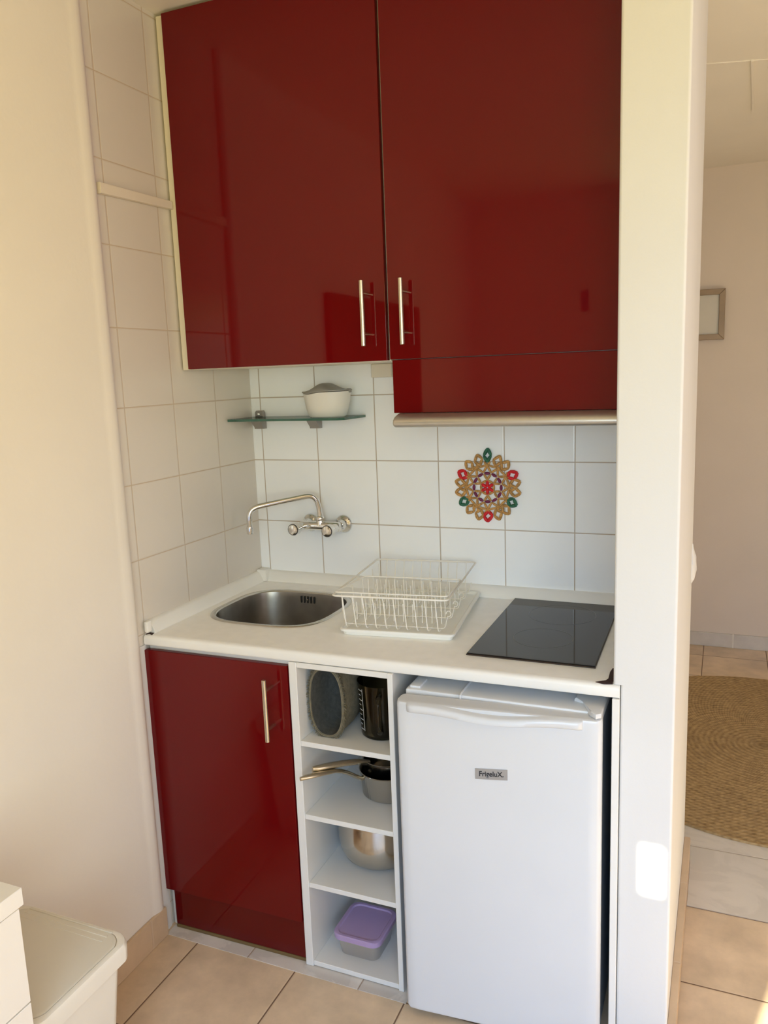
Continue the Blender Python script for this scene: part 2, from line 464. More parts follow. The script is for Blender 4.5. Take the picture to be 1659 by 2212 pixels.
# upstand strips along the walls
t = thing('worktop_upstand', 'white quarter-round sealing strip where the worktop meets the tiled walls', 'sealing strip', (0, 0, TOP))
pr = [(0, 0), (.026, 0), (.026, .004), (.022, .014), (.014, .028), (.006, .033), (0, .033)]
b = MB(); b.prism([(-a, TOP+h) for a, h in pr], 0, .03, 1.214); b.build('back_strip', M['worktop_edge'], t)
b = MB(); b.prism([(a, TOP+h) for a, h in pr], 1, -.590, -.03); b.build('left_strip', M['worktop_edge'], t)
b = MB(); b.box(.0005, .037, -.037, -.0005, TOP, TOP+.040, .005, 2); b.build('corner_cap', M['worktop_edge'], t)
b = MB(); b.box(.009, .021, -.612, -.592, TOP+.006, TOP+.037, .004, 2); b.build('end_cap', M['worktop_edge'], t)

# ---------------------------------------------------------------- sink
t = thing('sink', 'round-cornered stainless steel inset sink bowl in the left of the worktop', 'sink', (SX, SY, TOP))
b = MB(); K = 64
rings = [sup(SX, SY, SA, SB, SN, K, TOP+.0004), sup(SX, SY, SA-.002, SB-.002, SN, K, TOP+.0028), sup(SX, SY, SA-.012, SB-.012, SN, K, TOP+.0028), sup(SX, SY, SA-.015, SB-.015, SN, K, TOP-.001)]
b.loft(rings, False, False); o = b.build('rim', M['steel_rim'], t, 60); o['label'] = 'bright polished rim'
b = MB()
rings = [sup(SX, SY, SA-.0145, SB-.0145, SN, K, TOP-.001), sup(SX, SY, SA-.017, SB-.017, SN, K, TOP-.02), sup(SX, SY, SA-.022, SB-.022, SN, K, TOP-.10),
         sup(SX, SY, SA-.028, SB-.028, SN, K, TOP-.125), sup(SX, SY, SA-.045, SB-.045, SN, K, TOP-.145), sup(SX, SY, SA-.08, SB-.08, SN-.4, K, TOP-.152), sup(SX, SY, .045, .045, 2, K, TOP-.156)]
b.loft(rings, False, True); b.build('bowl', M['steel_sink'], t, 60)
b = MB(); b.lathe([(.001, .004), (.02, .004), (.034, .003), (.042, .001), (.044, 0)], (SX, SY, TOP-.156), 32, cap0=True)
for k in range(8):
    a = k*PI/4
b.build('drain', M['chrome'], t)
b = MB()
for k in range(5):
    x = .213+k*.0112
    b.box(x, x+.0045, -.1275, -.1235, .838, .860, .0015, 1)
o = b.build('overflow', M['black'], t); o['label'] = 'row of dark overflow slots'
b = MB(); b.box(.2345, .2405, -.1290, -.1265, .846, .852, .001, 1); b.build('overflow_screw', M['chrome'], t)

# ---------------------------------------------------------------- bar handles
def bar_handle(parent, x, y, z0, z1, back):
    b = MB()
    b.tube([(x, y, z0), (x, y, z0+.001), (x, y, z1-.001), (x, y, z1)], [.0048, .0058, .0058, .0048], 14)
    for z in (z0+.030, z1-.030):
        b.tube([(x, y, z), (x, back, z)], .0042, 10)
    o = b.build('handle', M['handle_steel'], parent); o['label'] = 'brushed steel bar handle'
    return o

# ---------------------------------------------------------------- base cabinet
t = thing('base_cabinet', 'glossy dark red base cabinet under the sink end of the worktop', 'cabinet', (.22, -.3, 0))
b = MB()
b.box(.006, .022, -.590, -.02, .0018, .838); b.box(.022, .420, -.575, -.02, .10, .118); b.box(.420, .437, -.590, -.02, .0018, .838); b.box(.022, .42, -.03, -.02, .118, .838)
b.box(.022, .42, -.59, -.50, .82, .838)
b.build('carcass', M['white_board'], t)
def skew_door(x0, x1, y_off, th, z0, z1, bev=.0015):
    m = MB()
    a, c = F(x0)+y_off, F(x1)+y_off
    m.hexa([(x0, a, z0), (x1, c, z0), (x1, c+th, z0), (x0, a+th, z0), (x0, a, z1), (x1, c, z1), (x1, c+th, z1), (x0, a+th, z1)], bev, 2)
    return m
d = skew_door(.0045, .4365, -.001, .018, .124, .829).build('door', M['red'], t)
bar_handle(d, .392, -.645, .640, .802, F(.392)+.001)
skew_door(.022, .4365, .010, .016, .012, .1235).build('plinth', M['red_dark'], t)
skew_door(.022, .4365, .0085, .016, .0018, .0115).build('seal_strip', M['gold'], t)

# ---------------------------------------------------------------- open shelf unit
t = thing('shelf_unit', 'narrow white open shelf unit between red base cabinet and fridge', 'shelf unit', (.58, -.3, 0))
yf = F(.58)-.002
b = MB(); b.box(.4405, .4620, yf, -.02, .0018, .8405, .001, 1); b.build('side_panel', M['white_board'], t)
b = MB(); b.box(.7045, .7180, yf, -.02, .0018, .8405, .001, 1); b.build('side_panel', M['white_board'], t)
b = MB(); b.box(.462, .7045, -.03, -.02, .01, .84); b.build('back_panel', M['white_board'], t)
b = MB(); b.box(.462, .7045, yf+.002, -.03, .827, .8405, .001, 1); b.build('top_rail', M['white_board'], t)
for z in (.634, .435, .243, .017):
    b = MB(); b.box(.462, .7045, yf+.003, -.03, z-.0135, z, .001, 1); b.build('shelf', M['white_board'], t)

# ---------------------------------------------------------------- end panel beside the fridge
b = MB(); b.box(1.2135, 1.2285, F(1.2)-.0015, -.02, 0, .8405, .001, 1)
tag(b.build('end_panel', M['white_board']), 'white upright end panel between the fridge and the wall corner', 'panel')

# ---------------------------------------------------------------- fridge
ang = math.atan2(.032, .450)
t = thing('mini_fridge', 'white under-counter fridge with a moulded top handle and silver badge', 'fridge', (.97, -.35, 0))
b = MB(); b.box(.752, 1.192, -.592, -.06, .03, .785, .004, 2); o = b.build('body', M['fridge_side'], t); o['label'] = 'grey-blue side casing'
b = MB(); b.box(.750, 1.194, -.606, -.06, .785, .811, .005, 2)
b.box(.758, .784, -.597, -.545, .810, .8165, .003, 2)
b.build('top_panel', M['fridge_body'], t)
for x, y in ((.78, -.56), (1.165, -.56), (.78, -.1), (1.165, -.1)):
    b = MB(); b.lathe([(.015, .0018), (.015, .03)], (x, y, 0), 14, cap0=True, cap1=True); b.build('foot', M['gasket'], t)
b = MB(); b.tube([(.884, -.20, .8135), (.884, -.50, .8135), (.884, -.602, .8135), (.884, -.609, .812), (.884, -.610, .80), (.884, -.610, .765)], .0030, 8); b.build('cord', M['fridge'], t)
# door in its own frame: x along the door, -y outwards
def dl(p):
    x, y, z = p
    c, s = math.cos(ang), math.sin(ang)
    return (.7495+x*c-y*s, -.671+x*s+y*c, z)
DW, DT = .4515, .046
b = MB()
sec = [(0.004, .046), (.001, .040), (0, .018), (.003, .008), (.010, .0015), (.03, 0), (DW-.03, 0), (DW-.010, .0015), (DW-.003, .008), (DW, .018), (DW-.001, .040), (DW-.004, .046)]
rings = []
for z, ins in ((.022, .006), (.024, .002), (.030, 0), (.770, 0), (.798, 0), (.804, .002), (.806, .007)):
    rings.append([dl((x+(ins if x < DW/2 else -ins), max(y, 0)+(ins if y < .03 else 0), z)) for x, y in sec])
b.loft(rings); d = b.build('door', M['fridge'], t, 40)
b = MB(); b.loft([[dl(p) for p in ((.010, .0465, z), (DW-.010, .0465, z), (DW-.010, .060, z), (.010, .060, z))] for z in (.045, .790)]); b.build('gasket', M['gasket'], t)
# moulded wave handle along the top edge of the door
b = MB(); rings = []
n = 40
for i in range(n+1):
    u = i/n; x = .030+u*.382
    sag = .5-.5*math.cos(2*PI*min(1, max(0, (u-.04)/.92)))
    zt = .806-.010*sag**1.3; hh = .019-.001*sag
    out = .014+.006*sag
    if i in (0, n): out *= .6
    rings.append([dl((x, .004, zt-hh)), dl((x, -out*.6, zt-hh-.001)), dl((x, -out, zt-hh+.003)), dl((x, -out, zt-.004)), dl((x, -out*.7, zt)), dl((x, .006, zt+.001))])
b.loft(rings); b.build('handle', M['fridge'], d, 60)
b = MB()
b.prism([(x, z) for x, z in ((.931, .643), (1.0025, .649), (1.0025, .6735), (.931, .668))], 1, 0, .0012)
for v in b.bm.verts:
    v.co.y = -.671+(v.co.x-.7495)*math.tan(ang)-.0012+(.0013 if v.co.y > .0006 else 0)
bd = b.build('badge', M['badge'], t)
# lettering on the badge
cu = bpy.data.curves.new('badge_text', 'FONT')
cu.body = 'FrigeluX.'; cu.size = .0165; cu.extrude = .0003; cu.align_x = 'CENTER'; cu.align_y = 'CENTER'
cu.offset = .0003
to = bpy.data.objects.new('badge_text_tmp', cu); COL.objects.link(to)
bpy.context.view_layer.update()
me = bpy.data.meshes.new_from_object(to.evaluated_get(bpy.context.evaluated_depsgraph_get()))
bpy.data.objects.remove(to)
bm = bmesh.new(); bm.from_mesh(me)
for v in bm.verts:
    x, z = v.co.x*.92, v.co.y
    X = .967+x*math.cos(ang); v.co = Vector((X, -.671+(X-.7495)*math.tan(ang)-.0016-v.co.z, .6588+z+x*.08))
b = MB(); b.bm.free(); b.bm = bm
o = b.build('lettering', M['ink'], bd, None); o['label'] = 'black lettering'
# hinge cover at the right of the top
b = MB()
b.prism([(1.130, -.560), (1.150, -.568), (1.172, -.622), (1.186, -.634), (1.196, -.624), (1.197, -.53), (1.13, -.53)], 2, .806, .8185, .004, 2)
b.build('hinge_cover', M['fridge'], t)

# ---------------------------------------------------------------- hob
t = thing('hob', 'black glass two-zone electric hob set into the right of the worktop', 'hob', (1.02, -.27, TOP))
b = MB(); b.prism([(.868, -.509), (1.167, -.509), (1.160, -.026), (.866, -.026)], 2, TOP+.0003, TOP+.0035, .001, 1); o = b.build('edge', M['hob_edge'], t)
b = MB(); b.prism([(.870, -.507), (1.165, -.507), (1.158, -.028), (.868, -.028)], 2, TOP+.0035, TOP+.006, .001, 2); b.build('glass_plate', M['hob'], t)
for cx, cy, r in ((1.027, -.150, .088), (1.018, -.352, .072)):
    b = MB(); b.lathe([(r-.0009, .00605), (r-.0009, .0063), (r+.0009, .0063), (r+.0009, .00605)], (cx, cy, TOP), 64); b.build('cooking_zone', M['hob_ring'], t)

# ---------------------------------------------------------------- upper cabinets and hood
YD = -.361
t = thing('upper_cabinet', 'glossy red wall cabinet on the left above the sink and glass shelf', 'cabinet', (.33, -.17, 1.56), 0, 'glossy red wall cabinets')
b = MB(); b.box(.006, .030, -.350, -.001, 1.562, 2.474); o = b.build('side_panel', M['cream_board'], t); o['label'] = 'cream side panel'
b = MB(); b.box(.030, .620, -.342, -.001, 1.562, 1.578); b.box(.030, .620, -.342, -.001, 2.455, 2.474); b.box(.030, .62, -.01, -.001, 1.578, 2.455); b.box(.62, .636, -.342, -.001, 1.562, 2.474)
b.build('carcass', M['cream_board'], t)
b = MB(); b.box(.0305, .6325, YD, YD+.018, 1.5635, 2.4735, .0015, 2); d = b.build('door', M['red'], t)
bar_handle(d, .5845, -.395, 1.600, 1.758, YD+.001)
b = MB(); b.box(.437, .5035, -.022, -.0005, 1.521, 1.5615, .002, 1); b.build('mounting_plate', M['cream_board'], t)

t = thing('upper_cabinet', 'glossy red wall cabinet on the right above the hood and hob', 'cabinet', (.93, -.17, 1.56), 0, 'glossy red wall cabinets')
b = MB(); b.box(.6385, .6545, -.342, -.001, 1.568, 2.474); b.box(1.197, 1.213, -.342, -.001, 1.568, 2.474); b.box(.6545, 1.197, -.342, -.001, 1.568, 1.584); b.box(.6545, 1.197, -.342, -.001, 2.455, 2.474); b.box(.6545, 1.197, -.01, -.001, 1.584, 2.455)
b.build('carcass', M['cream_board'], t)
b = MB(); b.box(.6400, 1.2125, YD, YD+.018, 1.565, 2.4735, .0015, 2); d = b.build('door', M['red'], t)
bar_handle(d, .6875, -.395, 1.599, 1.756, YD+.001)

t = thing('extractor_hood', 'slim extractor hood with red front panel and rounded aluminium front rail', 'extractor hood', (.93, -.17, 1.4))
b = MB(); b.box(.6445, 1.2125, YD+.003, YD+.020, 1.4325, 1.5635, .0012, 1); o = b.build('front_panel', M['red'], t); o['label'] = 'glossy red front panel'
b = MB(); b.box(.652, 1.2125, -.340, -.03, 1.425, 1.566); b.build('casing', M['grey_sheet'], t)
b = MB()
pr = [(-.330, 1.4315), (-.362, 1.4315), (-.384, 1.4255), (-.394, 1.4185), (-.398, 1.4100), (-.395, 1.4025), (-.388, 1.3985), (-.33, 1.3970)]
b.loft([[(x, y if i else y, z) for i, (y, z) in enumerate(pr)] for x in (.6545, 1.2125)])
bev = [e for e in b.bm.edges if all(v.co.x < .66 for v in e.verts)]
bmesh.ops.bevel(b.bm, geom=bev, offset=.006, segments=3, profile=.5, affect='EDGES', clamp_overlap=True)
o = b.build('front_rail', M['alu'], t, 50); o['label'] = 'rounded satin aluminium rail'

# ---------------------------------------------------------------- glass shelf with brackets
t = thing('glass_shelf', 'clear green-edged glass wall shelf on two grey brackets above the faucet', 'shelf', (.2, 0, 1.405))
b = MB()
b.prism([(.006, -.150), (.382, -.150), (.399, -.138), (.405, -.003), (.006, -.003)], 2, 1.4035, 1.4105, mi=0, side_mi=1)
b.build('glass_plate', [M['glass_sheet'], M['glass_edge']], t, None)
for x in (.037, .238):
    b = MB()
    b.loft([[(x-.017, -.0005, z), (x+.016, -.0005, z), (x+.016, -y, z), (x-.017, -y, z)] for z, y in ((1.372, .020), (1.378, .022), (1.4033, .048))])
    b.prism([(x-.015, 1.4107), (x+.015, 1.4107), (x+.015, 1.424), (x+.011, 1.430), (x-.011, 1.430), (x-.015, 1.424)], 1, -.018, -.0005, .002, 1)
    o = b.build('bracket', M['bracket'], t, 30)
    b = MB(); b.lathe([(.0045, 0), (.0045, .003), (.003, .004)], (x, -.018, 1.4185), 12, axis='y-', cap1=True); b.build('screw', M['chrome'], o)

# storage pot standing on the shelf
t = thing('storage_pot', 'white plastic pot with a wavy grey lid on the glass shelf', 'storage pot', (.318, -.085, 1.4107))
cx, cy, z0 = .318, -.083, 1.4108
wav = lambda u: .0735-.0055*math.sin(max(-1, min(1, u))*PI*.9+PI)*(-1 if u < 0 else .35)
b = MB(); bm = b.bm; n = 48
prof = [(.001, .0), (.052, .0), (.060, .004), (.067, .025), (.072, .05), (.0755, 1.)]
rings = []
for r_, h in prof:
    ring = []
    for j in range(n):
        a = 2*PI*j/n; u = math.cos(a)
        hh = h if h < .9 else .0735-.005*math.exp(-((u+.55)/.35)**2)+.001*u
        ring.append((cx+r_*u, cy+r_*.72*math.sin(a), z0+hh))
    rings.append(ring)
b.loft(rings, True, True); b.build('pot', M['can_white'], t, 50)
b = MB(); rings = []
hump = lambda u: .0785+.0215*math.exp(-((u+.05)/.47)**2)-.004*u*u+(.005*max(0, u-.5)*2)
for q, dz in ((.98, -1), (1.03, -.2), (1.03, 0), (.95, .35), (.75, .75), (.5, .95), (.25, 1.), (.02, 1.)):
    ring = []
    for j in range(n):
        a = 2*PI*j/n; u = math.cos(a)
        base = .0745-.005*math.exp(-((u+.55)/.35)**2)+.001*u
        uu = q*u
        top = hump(uu)
        if dz <= 0: h = base + (.0 if dz == -1 else .0015 if dz == -.2 else .004)
        else: h = base*(1-dz)+.004*(1-dz)+top*dz if q > .3 else top
        ring.append((cx+.0765*q*u, cy+.0765*.72*q*math.sin(a), z0+max(h, .066)))
    rings.append(ring)
b.loft(rings, True, True); o = b.build('lid', M['can_grey'], t, 60); o['label'] = 'wavy grey lid'
b = MB(); b.box(cx+.066, cx+.080, cy-.006, cy+.006, z0+.070, z0+.0825, .003, 2); b.build('hinge', M['can_grey'], t)

# ---------------------------------------------------------------- wall faucet
t = thing('faucet', 'chrome wall-mounted two-knob faucet with long swan spout over the sink', 'faucet', (.255, 0, 1.07))
for x in (.197, .314):
    b = MB(); b.lathe([(.001, .0), (.0285, .0), (.0290, .003), (.026, .008), (.018, .011), (.0135, .018), (.0125, .032)], (x, -.0005, 1.069), 32, axis='y-', cap1=True); b.build('wall_flange', M['chrome'], t, 60)
b = MB(); b.tube([(.186, -.052, 1.069), (.192, -.052, 1.069), (.232, -.052, 1.070), (.280, -.052, 1.070), (.320, -.052, 1.069), (.326, -.052, 1.069)], [.012, .0155, .0145, .0145, .0155, .012], 20)
b.tube([(.257, -.052, 1.070), (.257, -.052, 1.094)], [.015, .012], 18)
b.lathe([(.012, 0), (.0135, .002), (.0135, .012), (.011, .015), (.009, .016)], (.257, -.052, 1.086), 20, cap1=True)
b.build('mixer_body', M['chrome'], t, 60)
for x in (.197, .314):
    b = MB(); b.lathe([(.0125, .0), (.0125, .018), (.010, .022), (.010, .032), (.017, .034), (.0185, .038), (.0190, .054), (.0175, .060)], (x, -.060, 1.068), 24, axis='y-', cap1=True)
    o = b.build('knob', M['chrome'], t, 40)
    b = MB(); b.lathe([(.0175, .0598), (.0182, .0605), (.0172, .0625), (.0155, .0628)], (x, -.060, 1.068), 24, axis='y-'); b.build('ring', M['dark_ring'], o, 50)
    b = MB(); b.lathe([(.0158, .0605), (.0155, .0630), (.011, .0645), (.001, .0652)], (x, -.060, 1.068), 24, axis='y-', cap1=True); b.build('cap', M['knob_clear'], o, 60)
b = MB()
tip = (.083, -.185)
def sp(k, z): return (.257+(tip[0]-.257)*k, -.052+(tip[1]+.052)*k, z)
pth = [sp(0, 1.095)] + [sp(0, 1.110), sp(.01, 1.130)] + bezier(sp(.03, 1.147), sp(.07, 1.164), sp(.10, 1.168), sp(.2, 1.166), 7) + [sp(.5, 1.157), sp(.75, 1.149)] + bezier(sp(.84, 1.146), sp(.96, 1.142), sp(1, 1.132), sp(1., 1.105), 8) + [sp(1, 1.082)]
b.tube(pth, .0085, 16)
o = b.build('spout', M['chrome'], t, 60)
b = MB(); b.lathe([(.0085, 0.), (.0102, .001), (.0102, .020), (.0092, .023)], (tip[0], tip[1], 1.062), 20, cap0=True, cap1=True); b.build('aerator', M['chrome'], o, 40)

# ---------------------------------------------------------------- raffia trivet on the wall
t = thing('raffia_trivet', 'round woven raffia trivet with red and green loops hanging on the back tiles', 'trivet', (.785, -.001, 1.193))
TC = (.785, 1.195)
def pol(r, a):
    a = math.radians(a)
    return (TC[0]+r*math.cos(a), TC[1]+r*math.sin(a)*1.02)
def bead(m, p, q, r=.0036, y=-.0055, fat=1.):
    r *= 1.22
    n = 6; pts = []; rs = []
    for i in range(n+1):
        k = i/n
        pts.append((p[0]+(q[0]-p[0])*k, y-.0012*math.sin(PI*k), p[1]+(q[1]-p[1])*k)); rs.append(r*(.55+.45*math.sin(PI*k))*fat)
    m.tube(pts, rs, 7)
b = MB()
for k in range(6): bead(b, pol(.0025, 30+60*k), pol(.020, 30+60*k), .0042)
o = b.build('center_flower', M['rafred'], t); o['label'] = 'red star in the middle'
b = MB()
A12 = [15+30*k for k in range(12)]
for k in range(12): bead(b, pol(.0415, A12[k]+4), pol(.0415, A12[(k+1) % 12]-4), .0034, fat=1.1)
o = b.build('inner_ring', M['rafpurple'], t); o['label'] = 'purple ring of short wrapped links'
b = MB()
for k in range(6):
    a = 30+60*k
    bead(b, pol(.0225, a), pol(.040, a-15), .0030); bead(b, pol(.0225, a), pol(.040, a+15), .0030)
    bead(b, pol(.021, a+5), pol(.021, a+55), .003)
for k in range(12):
    a = A12[k]
    bead(b, pol(.044, a), pol(.063, a-15), .0030); bead(b, pol(.044, a), pol(.063, a+15), .0030)
    bead(b, pol(.0645, a-15), pol(.0645, a+15), .0028)
for k in range(12):
    a = 30*k
    bead(b, pol(.064, a), pol(.074, a+7), .003); bead(b, pol(.064, a), pol(.074, a-7), .003)
b.build('woven_net', M['tan'], t)
cols = {90: 'rafgreen', 155: 'rafred', 210: 'rafgreen', 272: 'rafred', 330: 'rafgreen', 27: 'rafred'}
tans = [70, 50, 110, 131, 173, 192, 231, 251, 293, 312, 351, 8]
for a in list(cols)+tans:
    b = MB()
    r0, r1, w = (.0665, .099, 8.6)
    if a == 90: r0, r1, w = .073, .112, 6.6
    if a in (155, 27, 272): w = 9.
    j = random.uniform(-1.5, 1.5)
    rm = (r0+r1)/2
    P = [pol(r0, a+j), pol(rm-.001, a+w+j), pol(r1, a+j*2), pol(rm+.001, a-w+j)]
    fat = 1.15 if a in cols else 1.
    for i in range(4): bead(b, P[i], P[(i+1) % 4], .0038, fat=fat)
    c = cols.get(a, 'tan')
    o = b.build('loop', M[c], t)
    if a in cols: o['label'] = ('red' if c == 'rafred' else 'green')+' wrapped loop'
b = MB(); b.tube([(TC[0], -.003, TC[1]+.112), (TC[0]+.002, -.003, TC[1]+.1155), (TC[0], -.003, TC[1]+.1185), (TC[0]-.002, -.003, TC[1]+.1155)], .0012, 6, closed=True); b.build('hanging_tie', M['rafgreen'], t)

# ---------------------------------------------------------------- dish rack and drip tray
RZ = math.radians(6.6)
TO = (.512, -.463)
tl = thing('drip_tray', 'white plastic drip tray on the worktop under the dish rack', 'tray', (TO[0], TO[1], TOP), RZ)
W, D = .303, .408
b = MB()
def ring(x0, x1, y0, y1, r, z): return [(x, y, z) for x, y in rrect(x0, x1, y0, y1, r, 4)]
b.loft([ring(.008, W-.008, .008, D-.008, .012, .0005), ring(.006, W-.006, .006, D-.006, .014, .0095), ring(.0005, W-.0005, .0005, D-.0005, .016, .0105), ring(0, W, 0, D, .016, .0165), ring(.003, W-.003, .003, D-.003, .014, .018),
        ring(.008, W-.008, .008, D-.008, .012, .0175), ring(.013, W-.013, .013, D-.013, .012, .0110)], True, True)
b.build('pan', M['tray'], tl, 40, local=True)
rk = thing('dish_rack', 'white wire dish drying rack standing empty on the drip tray', 'dish rack', (TO[0], TO[1], TOP), RZ)
zt = .107; zb = .0205
RX0, RX1, RY0, RY1 = -.012, .290, -.006, .400
b = MB(); b.tube(fillet([(RX0, RY0, zt), (RX1, RY0, zt), (RX1, RY1, zt), (RX0, RY1, zt)], .014, 5, True), .0026, 8, closed=True)
b.tube(fillet([(RX0+.004, RY0+.010, zt+.007), (RX1-.002, RY0+.012, zt+.007), (RX1-.002, .182, zt+.004), (RX0+.030, .182, zt+.004), ], .010, 4, True), .0020, 7, closed=True)
b.build('rim', M['wire'], rk, 60, local=True)
bx0, bx1 = .020, .262
NX = 10
for k in range(NX):
    x = bx0+(bx1-bx0)*k/(NX-1)
    m = MB()
    m.tube(fillet([(x-.004, RY0, zt), (x, .006, zb), (x+.002, .030, zb-.001), (x, .368, zb), (x-.001, RY1, zt)], .014, 4), .0014, 6)
    m.build('long_wire', M['wire'], rk, 60, local=True)
for y in (.030, .118, .205, .300, .366):
    m = MB()
    c = [(bx0-.018, y, zt-.005), (bx0-.016, y, zb+.030), (bx0-.010, y, zb+.0028), (bx1+.012, y, zb+.0028), (bx1+.019, y, zb+.034)]
    m.tube(fillet(c, .008, 4), .0014, 6)
    if y < .25:
        lc = []
        for i in range(13):
            a = -PI/2-.6+2*PI*.86*i/12
            lc.append((bx1+.019+.006*math.cos(a)+.003, y, zb+.042+.0075*math.sin(a)))
        m.tube(lc, .0015, 6)
    m.build('cross_wire', M['wire'], rk, 60, local=True)
for row, (y, h) in enumerate(((.075, .048), (.118, .060), (.182, .083), (.250, .050), (.300, .050))):
    for k in range(NX):
        x = bx0+(bx1-bx0)*(k+.25)/(NX-.5)
        m = MB()
        m.tube([(x, y, zb), (x, y+.003, zb+h*.5), (x-.001, y+.002, zb+h)], .0013, 6)
        m.build('prong', M['wire'], rk, 60, local=True)

# ---------------------------------------------------------------- things on the open shelves
t = thing('bread_basket', 'oval felt basket with fringed rim standing on end on the topmost shelf', 'basket', (.515, -.52, .634))
cx, cz, yy = .5185, .7270, -.563
def oval(a, c, y, n=48, dx=0, lift=0):
    o = []
    for j in range(n):
        q = 2*PI*j/n; u, v = math.cos(q), math.sin(q)
        o.append((cx+dx+a*math.copysign(abs(u)**.78, u), y, cz+lift+c*math.copysign(abs(v)**.84, v)))
    return o
b = MB(); b.loft([oval(.0480, .0920, yy), oval(.0490, .0925, yy+.03), oval(.0470, .0900, yy+.08, dx=.004), oval(.042, .082, yy+.115, dx=.007), oval(.028, .06, yy+.13, dx=.008), oval(.004, .01, yy+.134, dx=.008)], False, True)
b.loft([oval(.0480, .0920, yy), oval(.0425, .0855, yy-.0005)], False, False)
o = b.build('shell', M['felt'], t, 70)
b = MB(); b.loft([oval(.0425, .0855, yy-.0005), oval(.0420, .084, yy+.03), oval(.040, .08, yy+.08, dx=.004), oval(.030, .062, yy+.11, dx=.007), oval(.004, .01, yy+.118, dx=.007)], False, True)
o = b.build('lining', M['felt_in'], t, 70); o['label'] = 'charcoal grey felt lining'
b = MB()
ov = oval(.0478, .0915, yy+.001, 230)
for i, p in enumerate(ov):
    dx, dz = p[0]-cx, p[2]-cz; l = math.hypot(dx, dz)
    if p[2] > .822: continue
    for s in range(3):
        L_ = random.uniform(.004, .010); an = random.uniform(-.7, .7)
        ux, uz = dx/l, dz/l
        ux, uz = ux*math.cos(an)-uz*math.sin(an), ux*math.sin(an)+uz*math.cos(an)
        q = (min(.5850, max(.4628, p[0]+ux*L_)), p[1]-random.uniform(0, .004), min(.8250, max(.6352, p[2]+uz*L_)))
        b.tube([(p[0], p[1]+random.uniform(0, .012), max(.6352, p[2])), q], [.0011, .0003], 4)
b.build('fringe', M['felt'], t, 70)
b = MB(); b.tube([(x, y-.002, z) for x, y, z in oval(.0448, .0885, yy, 60)], .0016, 6, closed=True); b.build('stitched_seam', M['felt'], t, 70)

t = thing('measuring_jug', 'smoked see-through measuring jug with white scale on the topmost shelf', 'jug', (.640, -.49, .634))
jc = (.6385, -.490, .6345)
b = MB(); b.lathe([(.001, .0), (.050, .0), (.0545, .004), (.0555, .02), (.0605, .140), (.0615, .142), (.0595, .141), (.0535, .02), (.050, .007), (.001, .006)], jc, 40, cap0=True, cap1=True)
b.build('beaker', M['smoke'], t, 50)
b = MB()
ha = math.radians(-72)
hx, hy = math.cos(ha), math.sin(ha)
def hp(r, z): return (jc[0]+hx*r, jc[1]+hy*r, jc[2]+z)
b.tube(fillet([hp(.059, .122), hp(.085, .122), hp(.088, .09), hp(.080, .03), hp(.056, .028)], .014, 5), .0075, 10, flat=.0045)
b.build('handle', M['smoke'], t, 60)
b = MB()
sa = math.radians(221)
for k in range(9):
    z = .022+k*.0128
    r_ = .0556+.005*(z-.02)/.12+.0006
    for i in range(4 if k % 2 else 6):
        a0 = sa+i*.05; a1 = a0+.05
        for aa, bb in ((a0, a1),):
            v = [b.bm.verts.new((jc[0]+r_*math.cos(q), jc[1]+r_*math.sin(q), jc[2]+z+dz)) for q, dz in ((aa, 0), (bb, 0), (bb, .0016), (aa, .0016))]
            b.bm.faces.new(v)
for i in range(24):
    z = .020+i*.0046; r_ = .0556+.005*(z-.02)/.12+.0006
    for off in (.32,):
        v = [b.bm.verts.new((jc[0]+r_*math.cos(q), jc[1]+r_*math.sin(q), jc[2]+z+dz)) for q, dz in ((sa+off, 0), (sa+off+.025, 0), (sa+off+.025, .0046), (sa+off, .0046))]
        b.bm.faces.new(v)
o = b.build('scale', M['scale'], t, None); o['label'] = 'white printed measuring scale'

def pan(name, label, c, r, h, handle, hw, taper=.95, fl=.0055):
    t = thing(name, label, 'saucepan', (c[0], c[1], c[2]), 0, 'steel saucepans nested on the second shelf')
    b = MB()
    b.lathe([(.001, .0), (r*taper-.006, .0), (r*taper, .005), (r, h-.003), (r+.0025, h), (r+.001, h+.0012), (r-.002, h-.001), (r*taper-.003, .007), (r*taper-.008, .004), (.001, .004)], c, 48, cap0=True, cap1=True)
    b.build('body', M['pan_steel'], t, 50)
    b = MB(); b.tube(handle, hw, 12, flat=fl); b.build('handle', M['handle_steel'], t, 60)
    b = MB()
    hx, hy, hz = handle[0]
    for s in (-1, 1): b.lathe([(.004, -.002), (.004, .002), (.002, .0035)], (hx-.003, hy+s*.006, hz), 10, axis='y-', cap1=True)
    b.build('rivet', M['chrome'], t)
    return t
lp = bezier((.568, -.478, .489), (.558, -.500, .500), (.548, -.520, .530), (.530, -.560, .545), 6)+[(.505, -.605, .553), (.488, -.632, .556), (.480, -.646, .557)]
pan('saucepan', 'lower stainless steel saucepan sitting on the second shelf with a long handle', (.6205, -.425, .4352), .076, .070, lp, [.009, .008, .007, .007, .008, .010, .010, .011, .009, .004], .93)
up_ = [(.585, -.470, .532), (.575, -.487, .541), (.562, -.505, .547), (.54, -.535, .554), (.515, -.568, .559), (.497, -.592, .561), (.490, -.602, .562)]
pan('saucepan', 'smaller upper saucepan resting inside another saucepan on the second shelf', (.6205, -.425, .4420), .066, .096, up_, [.006, .008, .010, .0105, .011, .009, .005], fl=.0075)

